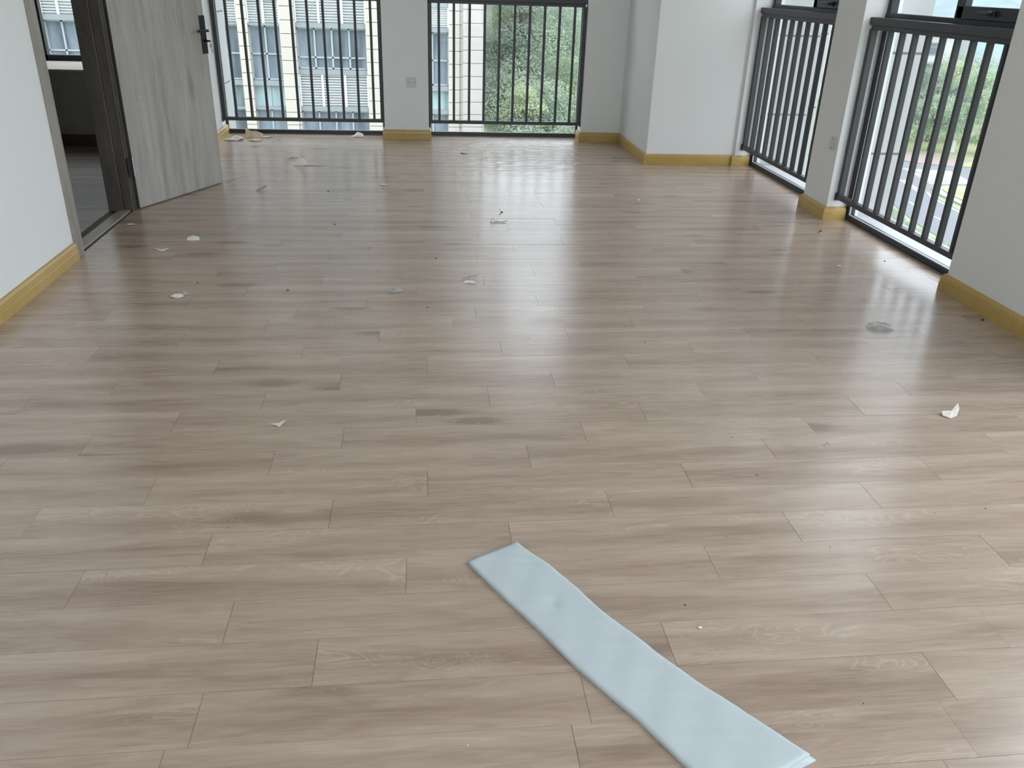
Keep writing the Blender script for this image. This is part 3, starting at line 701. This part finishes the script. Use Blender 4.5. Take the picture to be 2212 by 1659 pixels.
for v in box(rest2, FX(XE)-.02, FX(XE), YB_+.1, YB_+16, FZ(-12.1), FZ(13)): v.co -= AO
o = obj('tile_field', rest, MTILE, ab); o['kind'] = 'stuff'
o = obj('tile_field', rest2, MTILE2, ab); o['kind'] = 'stuff'
apart('corner_pier', [(FX(1.33), FX(XE)-.02, YB_-.2, YB_+1, FZ(-12.1), FZ(12.9))], MCORE)
apart('roof_parapet', [(FX(-22.2), FX(2.1), YB_-.4, YB_+16.3, FZ(12.9), FZ(13.3))], MTILE2)

# ------------------------------------------------------------------ ground, road
G = -21.0
MGRASS = plain('meadow_grass', (.26, .30, .19), .9, noise=.25, scale=.25)
MASPH = plain('asphalt', (.18, .187, .20), .9, noise=.06, scale=2)
MPAVE = plain('reddish_paving', (.30, .235, .22), .9, noise=.06, scale=2)
MKERB = plain('kerb_stone', (.33, .33, .32), .8)
MLINE = plain('white_road_paint', (.62, .62, .62), .7)
gr = struct('floor_ground', boxes([(-400, 900, -300, 900, G-1, G)]), MGRASS); gr.name = 'floor_outside'
def flat(name, polys, z, mat, label, cat, th=.05):
    bm = bmesh.new()
    for p_ in polys: prism(bm, p_, G-.02, G+z)
    return tag(obj(name, bm, mat), label, cat)
rd = [(30, 20), (48, 50), (52.4, 74.9), (53.5, 79.5), (53.9, 83.6), (55.3, 90), (57.5, 98), (60, 105), (62, 112), (58, 125), (52, 140), (64, 142), (69, 125), (73.5, 117), (90, 112), (120, 108), (120, 99), (90, 101), (75, 102.5), (68, 102), (65.3, 100.8), (63.6, 97), (62.6, 89.3), (61.4, 80), (60, 60), (52, 20)]
flat('road', [rd], .06, MASPH, 'grey asphalt road with junction below the nearest right window', 'road')
flat('paving', [[(64, 142), (69, 125), (73.5, 118), (78, 115.5), (84, 120), (79, 126), (74, 134), (69, 146)]], .12, MPAVE, 'reddish paved footpath beyond the zebra crossing', 'footpath')
flat('traffic_island', [[(69, 102.3), (66.6, 101.8), (65.2, 100.2), (64.6, 97), (64.2, 91), (63.6, 80), (66.2, 80), (72, 90), (80, 99), (84, 101.6)]], .22, MKERB, 'kerbed traffic island with grass beside the road', 'traffic island')
flat('island_grass', [[(69, 101.6), (67.2, 101.2), (66.2, 99.5), (65.6, 96), (65.2, 91), (64.8, 81), (66, 81), (71.5, 90), (79, 98.6), (82, 100.8)]], .32, plain('dry_grass', (.30, .31, .19), .9, noise=.3, scale=.6), 'patch of dry grass on top of the traffic island', 'grass')
flat('verge_grass', [[(78, 116), (84, 120), (79, 126), (74, 134), (90, 150), (140, 150), (140, 110), (100, 111), (85, 113.5)]], .15, plain('yellow_green_grass', (.30, .32, .18), .9, noise=.2, scale=.3), 'yellow green grass verge beyond the zebra crossing', 'grass')
zb = empty('zebra_crossing', (70.5, 109, G), 'white striped zebra crossing below the nearest right window', 'crossing')
a0, a1 = Vector((69.2, 113.8)), Vector((67.2, 104.2)); b0, b1 = Vector((75.2, 112.0)), Vector((73.6, 104.4))
for i in range(11):
    t_ = i/10; p = a0.lerp(a1, t_) if i > 2 else a0.lerp(a1, t_)-Vector((.2*(2-i), 0)); q_ = b0.lerp(b1, t_)
    nrm = Vector((-(q_-p).y, (q_-p).x)).normalized()*.2
    bm = bmesh.new(); prism(bm, [p-nrm, q_-nrm, q_+nrm, p+nrm], G+.05, G+.09)
    for v in bm.verts: v.co -= zb.location
    obj('stripe', bm, MLINE, zb)
def line(pts, label, wd=.13):
    bm = bmesh.new()
    for p, q_ in pts:
        p, q_ = Vector(p), Vector(q_); nn = Vector((-(q_-p).y, (q_-p).x)).normalized()*wd; prism(bm, [p-nn, q_-nn, q_+nn, p+nn], G+.05, G+.09)
    tag(obj('road_marking', bm, MLINE), label, 'road marking')
line([((64.2, 106.2), (62.9, 99.5)), ((64.7, 106.2), (63.4, 99.5))], 'double white lines on the road up to the zebra crossing')
line([((58.6, 93.9), (58.3, 92.2))], 'far short white lane dash on the road')
line([((57.7, 87.0), (57.8, 85.7))], 'near short white lane dash on the road')
line([((64.0, 99.3), (62.9, 96.4)), ((62.9, 96.4), (62.0, 89)), ((62.0, 89), (60.8, 80)), ((60.8, 80), (59.4, 60))], 'white edge line along the traffic island kerb')
# tall lamp pole by the road
bm = bmesh.new(); tube(bm, [(0, 0, 0), (0, 0, 3.9), (-.12, 0, 4.4), (-.5, 0, 4.7), (-1.3, 0, 4.8)], .07, 8, .04); o = obj('street_lamp', bm, plain('galvanised_steel', (.45, .47, .48), .5)); o.location = (56.2, 88.6, G); tag(o, 'thin grey street lamp with curved arm beside the road', 'street lamp')
bm = bmesh.new(); box(bm, -.3, .3, -.1, .1, 0, 1.7, bev=.04); box(bm, -.4, .4, -.2, .2, -.2, .1); o = obj('sign_board', bm, MLINE); o.location = (84.4, 127, G+.2); tag(o, 'small white upright board standing on the grass verge', 'sign')

# ------------------------------------------------------------------ vegetation
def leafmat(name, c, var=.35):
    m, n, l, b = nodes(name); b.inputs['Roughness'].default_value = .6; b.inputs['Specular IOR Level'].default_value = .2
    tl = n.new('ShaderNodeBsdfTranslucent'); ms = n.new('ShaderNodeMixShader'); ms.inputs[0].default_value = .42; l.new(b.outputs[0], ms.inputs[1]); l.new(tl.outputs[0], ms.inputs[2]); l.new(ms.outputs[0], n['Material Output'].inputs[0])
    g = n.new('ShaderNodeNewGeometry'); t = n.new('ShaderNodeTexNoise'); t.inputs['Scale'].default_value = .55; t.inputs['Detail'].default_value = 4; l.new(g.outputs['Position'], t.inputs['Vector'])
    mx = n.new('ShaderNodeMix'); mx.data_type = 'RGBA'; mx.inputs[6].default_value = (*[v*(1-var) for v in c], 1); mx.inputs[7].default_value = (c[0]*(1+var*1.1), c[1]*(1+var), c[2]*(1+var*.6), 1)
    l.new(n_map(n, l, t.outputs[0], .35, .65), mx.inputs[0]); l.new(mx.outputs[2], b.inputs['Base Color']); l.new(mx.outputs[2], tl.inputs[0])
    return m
LM = [leafmat('hazed_leaf_mid_green', (.36, .45, .34), .22), leafmat('hazed_leaf_grey_green', (.38, .45, .39), .18), leafmat('hazed_leaf_yellow_green', (.44, .50, .34), .22), leafmat('hazed_leaf_dark_green', (.26, .33, .29), .22)]  # greens lightened so the leaf colour itself carries the haze
def leaves(clumps, per, size, seed, up=.3):
    """clumps: (x, y, z, rx, rz) ellipsoids; returns a mesh of small leaf quads laid over them"""
    q = np.random.RandomState(seed); V = []
    for (cx_, cy_, cz_, rx, rz_) in clumps:
        n = int(per*rx*rx); d = q.normal(size=(n, 3)); d /= np.linalg.norm(d, axis=1)[:, None]; d[:, 2] = np.abs(d[:, 2])*.9-.15
        rr = q.uniform(.78, 1.08, n)[:, None]*(1+.12*np.sin(d[:, :1]*9+cx_)*np.cos(d[:, 1:2]*8+cy_))
        c = np.array([cx_, cy_, cz_])+d*rr*np.array([rx, rx, rz_])
        nn = d+q.normal(size=(n, 3))*.55; nn[:, 2] += up; nn /= np.linalg.norm(nn, axis=1)[:, None]
        u = np.cross(nn, q.normal(size=(n, 3))); u /= np.linalg.norm(u, axis=1)[:, None]; v = np.cross(nn, u)
        s = (size*q.uniform(.6, 1.4, n))[:, None]
        V.append(np.stack([c-u*s*.9, c-v*s*.35+nn*s*.1, c+u*s*.9, c+v*s*.35+nn*s*.1], 1).reshape(-1, 3))
    V = np.concatenate(V); N = len(V)//4; me = bpy.data.meshes.new('leaves')
    me.vertices.add(len(V)); me.vertices.foreach_set('co', V.astype(np.float32).ravel())
    me.loops.add(N*4); me.loops.foreach_set('vertex_index', np.arange(N*4, dtype=np.int32))
    me.polygons.add(N); me.polygons.foreach_set('loop_start', np.arange(0, N*4, 4, dtype=np.int32)); me.polygons.foreach_set('loop_total', np.full(N, 4, dtype=np.int32))
    me.update(); return me
def hill_z(x, y):
    a = x/max(y, 1)
    t_ = min(1, max(0, (y-27)/38)); z = -12.5+13.5*(t_**.8)
    z += .8*math.sin(x*.35+y*.2)+.5*math.sin(y*.5-x*.6)
    f = min(1, max(0, (.235-a)/.08))*min(1, max(0, (y-22)/8))
    f = f*f*(3-2*f)
    if y > 66: z += (y-66)*.25
    return G-.6+(z-G+.6)*f
bm = bmesh.new(); NX, NY = 60, 60; vg = {}
for i in range(NX):
    for j in range(NY):
        x = 3.35+i*.9; y = 20+j*2.2; vg[i, j] = bm.verts.new((x, y, hill_z(x, y)))
for i in range(NX-1):
    for j in range(NY-1): bm.faces.new((vg[i, j], vg[i+1, j], vg[i+1, j+1], vg[i, j+1]))
for i in range(NX-1):
    for j_ in (0,): bm.faces.new((vg[i, j_], vg[i+1, j_], bm.verts.new((3.35+(i+1)*.9, 20, G-1)), bm.verts.new((3.35+i*.9, 20, G-1))))
hl = obj('hillside', bm, plain('hill_grass', (.30, .35, .22), .9, noise=.3, scale=.5), smooth=True); hl['kind'] = 'structure'; hl.name = 'floor_hillside'
q = random.Random(3)
cl = [[], [], []]
for i in range(700):
    y = q.uniform(31, 82); x = y*q.uniform(.072, .235)
    if x < 4.2: continue
    r = q.uniform(.7, 1.7)*(1 if y < 45 else 1.35); 
    cl[q.choices((0, 1, 2), (.4, .4, .2))[0]].append((x, y, hill_z(x, y)+r*.25, r, r*q.uniform(.8, 1.2)))
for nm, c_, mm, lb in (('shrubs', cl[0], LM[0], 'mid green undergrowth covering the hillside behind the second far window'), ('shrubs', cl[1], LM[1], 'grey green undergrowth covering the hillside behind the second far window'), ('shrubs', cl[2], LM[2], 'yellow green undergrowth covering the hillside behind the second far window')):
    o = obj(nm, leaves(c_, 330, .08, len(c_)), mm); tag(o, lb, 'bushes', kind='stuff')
MTRUNK = plain('bark', (.14, .13, .12), .9)
def tree(x, y, z, h, r, mat, label, seed, leaf=.24, per=80, group=None):
    q = random.Random(seed); c = []
    for i in range(11):
        a = q.uniform(0, 6.28); d = q.uniform(0, .7)*r; zz_ = q.uniform(.26, 1.0)*h; rr = r*q.uniform(.35, .6)*(1.25-zz_/h*.5)
        c.append((math.cos(a)*d, math.sin(a)*d, zz_-rr*.3, rr, rr*.85))
    c.append((0, 0, h*.68, r*.75, r*.7))
    t_ = empty('tree', (x, y, z), label, 'tree', group)
    cr_o = obj('crown', leaves(c, per, leaf, seed), mat, t_)
    bm = bmesh.new(); tube(bm, [(0, 0, -1), (.08*r, 0, h*.35), (0, .06*r, h*.8)], .09*r, 7, .03*r)
    for i in range(4):
        a = i*1.6+seed; tube(bm, [(.05*r, 0, h*(.35+.08*i)), (math.cos(a)*r*.5, math.sin(a)*r*.5, h*(.6+.08*i))], .04*r, 5, .015*r)
    obj('trunk', bm, MTRUNK, t_)
    return t_
HT = [(7.6, 40.5, 5.2, 1.7, 2, 'light green tree standing tallest at the right edge of the far window'), (8.7, 48, 6.5, 2.3, 0, 'mid green tree behind the light green tree at the right of the hillside'),
      (5.9, 52, 5.5, 2.6, 1, 'grey green rounded tree on the hillside next to the tiled building'), (7.4, 58, 6, 2.8, 3, 'dark green tree in the middle of the hillside'),
      (9.6, 60, 7, 3.0, 1, 'grey green wide tree high on the hillside'), (6.6, 66, 6, 3.2, 0, 'mid green wide tree at the top left of the hillside'), (11.5, 70, 8, 3.6, 3, 'dark green tree at the top right of the hillside'), (5.4, 44, 3.2, 1.5, 2, 'small yellow green tree beside the corner of the tiled building'), (6.6, 45.5, 3.0, 1.5, 1, 'small grey green bush-like tree low on the hillside')]
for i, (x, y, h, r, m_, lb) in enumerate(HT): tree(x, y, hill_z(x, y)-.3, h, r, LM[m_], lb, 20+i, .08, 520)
# arching reed tufts
bm = bmesh.new(); q = random.Random(11)
for i in range(230):
    bx_, by_ = q.uniform(4.6, 6.9), q.uniform(37, 39.5); bz_ = hill_z(bx_, by_); a = q.uniform(0, 6.28); L_ = q.uniform(.9, 1.7); w_ = .035
    pv = None
    for s_ in range(5):
        t_ = s_/4; p = Vector((bx_+math.cos(a)*L_*.55*t_*t_*1.4, by_+math.sin(a)*L_*.55*t_*t_*1.4, bz_+L_*(1.25*t_-.65*t_*t_))); sd = Vector((-math.sin(a), math.cos(a), 0))*w_*(1-t_*.9)
        cur = (bm.verts.new(p-sd), bm.verts.new(p+sd))
        if pv: bm.faces.new((pv[0], pv[1], cur[1], cur[0]))
        pv = cur
o = obj('tall_grass', bm, leafmat('reed_green', (.36, .44, .28))); tag(o, 'arching pale reeds growing in the middle of the hillside', 'tall grass', kind='stuff')
# roadside trees
RT = [(81, 128, 9, 5, 0, 'mid green tree left of the white board beyond the crossing'), (86, 137, 11, 6, 3, 'dark green tree behind the grass verge, middle of the row'), (94, 139, 12, 6, 0, 'tall mid green tree in front of the white building'),
      (80, 140, 11, 6, 1, 'grey green tree behind the reddish footpath'), (88.5, 124, 10, 4.2, 0, 'round green tree on the right of the grass verge'), (97, 150, 12, 7, 2, 'yellow green tree in front of the grey tower'), (76, 150, 12, 6, 1, 'grey green tree farthest left behind the road'), (84.5, 155, 13, 7, 0, 'tall mid green tree below the white building windows'), (104, 160, 13, 8, 1, 'wide grey green tree at the foot of the far hill')]
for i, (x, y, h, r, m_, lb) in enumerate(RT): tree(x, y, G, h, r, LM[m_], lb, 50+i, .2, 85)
cl2 = [(x_, y_, G, r_, r_*.6) for x_, y_, r_ in ((52.8, 88, 1.6), (51.6, 84, 1.5), (50.9, 80, 1.6), (50.6, 76, 1.6), (52.0, 92, 1.6), (49.5, 72, 1.8), (53, 96, 1.8), (50, 87, 2.2), (48.6, 78, 2.4))]
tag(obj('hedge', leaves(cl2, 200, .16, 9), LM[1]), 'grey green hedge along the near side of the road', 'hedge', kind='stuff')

# ------------------------------------------------------------------ far buildings and hills
MWB = plain('white_render', (.55, .54, .54), .7); MGB = plain('grey_render', (.34, .35, .37), .7); MDW = plain('far_window_glass', (.16, .18, .21), .3)
wbld = empty('white_building', (98, 170, G), 'white building with dark windows beyond the roadside trees', 'building')
obj('wall', BX(-12, 10, 0, 14, 0, 15.3), MWB, wbld); obj('roof', BX(-12.5, 10.6, -.6, 14.5, 15.3, 16.0), MWB, wbld); obj('canopy', BX(-1, 10.6, -1.6, .2, 10.0, 10.3), MGB, wbld)
for (xa, xb, za, zb_) in ((-7.2, -1.6, 11.4, 14.6), (3.2, 6.2, 11.6, 14.0), (1.2, 2.8, 5.8, 8.6), (4.8, 6.8, 5.8, 8.6)):
    wf = obj('window', BX(xa, xb, -.12, .1, za, zb_), MGB, wbld)
    for i in range(3 if xb-xa > 4 else 1):
        n_ = 3 if xb-xa > 4 else 1; w_ = (xb-xa)/n_; obj('pane', BX(xa+i*w_+.15, xa+(i+1)*w_-.15, -.16, -.1, za+.2, zb_-.9), MDW, wf); obj('pane', BX(xa+i*w_+.15, xa+(i+1)*w_-.15, -.16, -.1, zb_-.75, zb_-.15), MDW, wf)
tb = empty('grey_tower', (112.3, 176, G), 'plain grey tower block joined to the right of the white building', 'building')
obj('wall', BX(-3.4, 3.4, 0, 12, 0, 16.5), MGB, tb); obj('roof', BX(-3.5, 3.7, -.3, 12.3, 16.5, 17), MWB, tb)
def ridge(name, x0, x1, y, d, h, mat, label, seed):
    bm = bmesh.new(); n = 40; rows = []
    for j, (dy, f) in enumerate(((0, 0), (.25, .45), (.5, .8), (.75, 1.0), (1.0, .7), (1.3, 0))):
        rows.append([bm.verts.new((x0+(x1-x0)*i/(n-1), y+d*dy, G-1+(h+1)*f*(.82+.12*math.sin(i*.31+seed)+.08*math.sin(i*.9+seed*2)))) for i in range(n)])
    for a, b_ in zip(rows, rows[1:]):
        for i in range(n-1): bm.faces.new((a[i], a[i+1], b_[i+1], b_[i]))
    tag(obj(name, bm, mat, smooth=True), label, 'hill')
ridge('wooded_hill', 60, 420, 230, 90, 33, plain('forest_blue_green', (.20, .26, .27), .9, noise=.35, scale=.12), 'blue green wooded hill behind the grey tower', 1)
ridge('distant_hill', -200, 700, 420, 160, 52, plain('hazed_distant_forest', (.40, .45, .46), .9, noise=.15, scale=.05), 'pale hazy ridge on the horizon behind the wooded hill', 4)  # distance haze is put into the ridge's pale colour

# ------------------------------------------------------------------ plan units -> metres
done = set()
for o in list(COL.objects):
    if o.type in ('CAMERA', 'LIGHT'): continue
    o.location = o.location*S
    if o.type == 'MESH' and o.data.name not in done:
        done.add(o.data.name); o.data.transform(Matrix.Scale(S, 4))
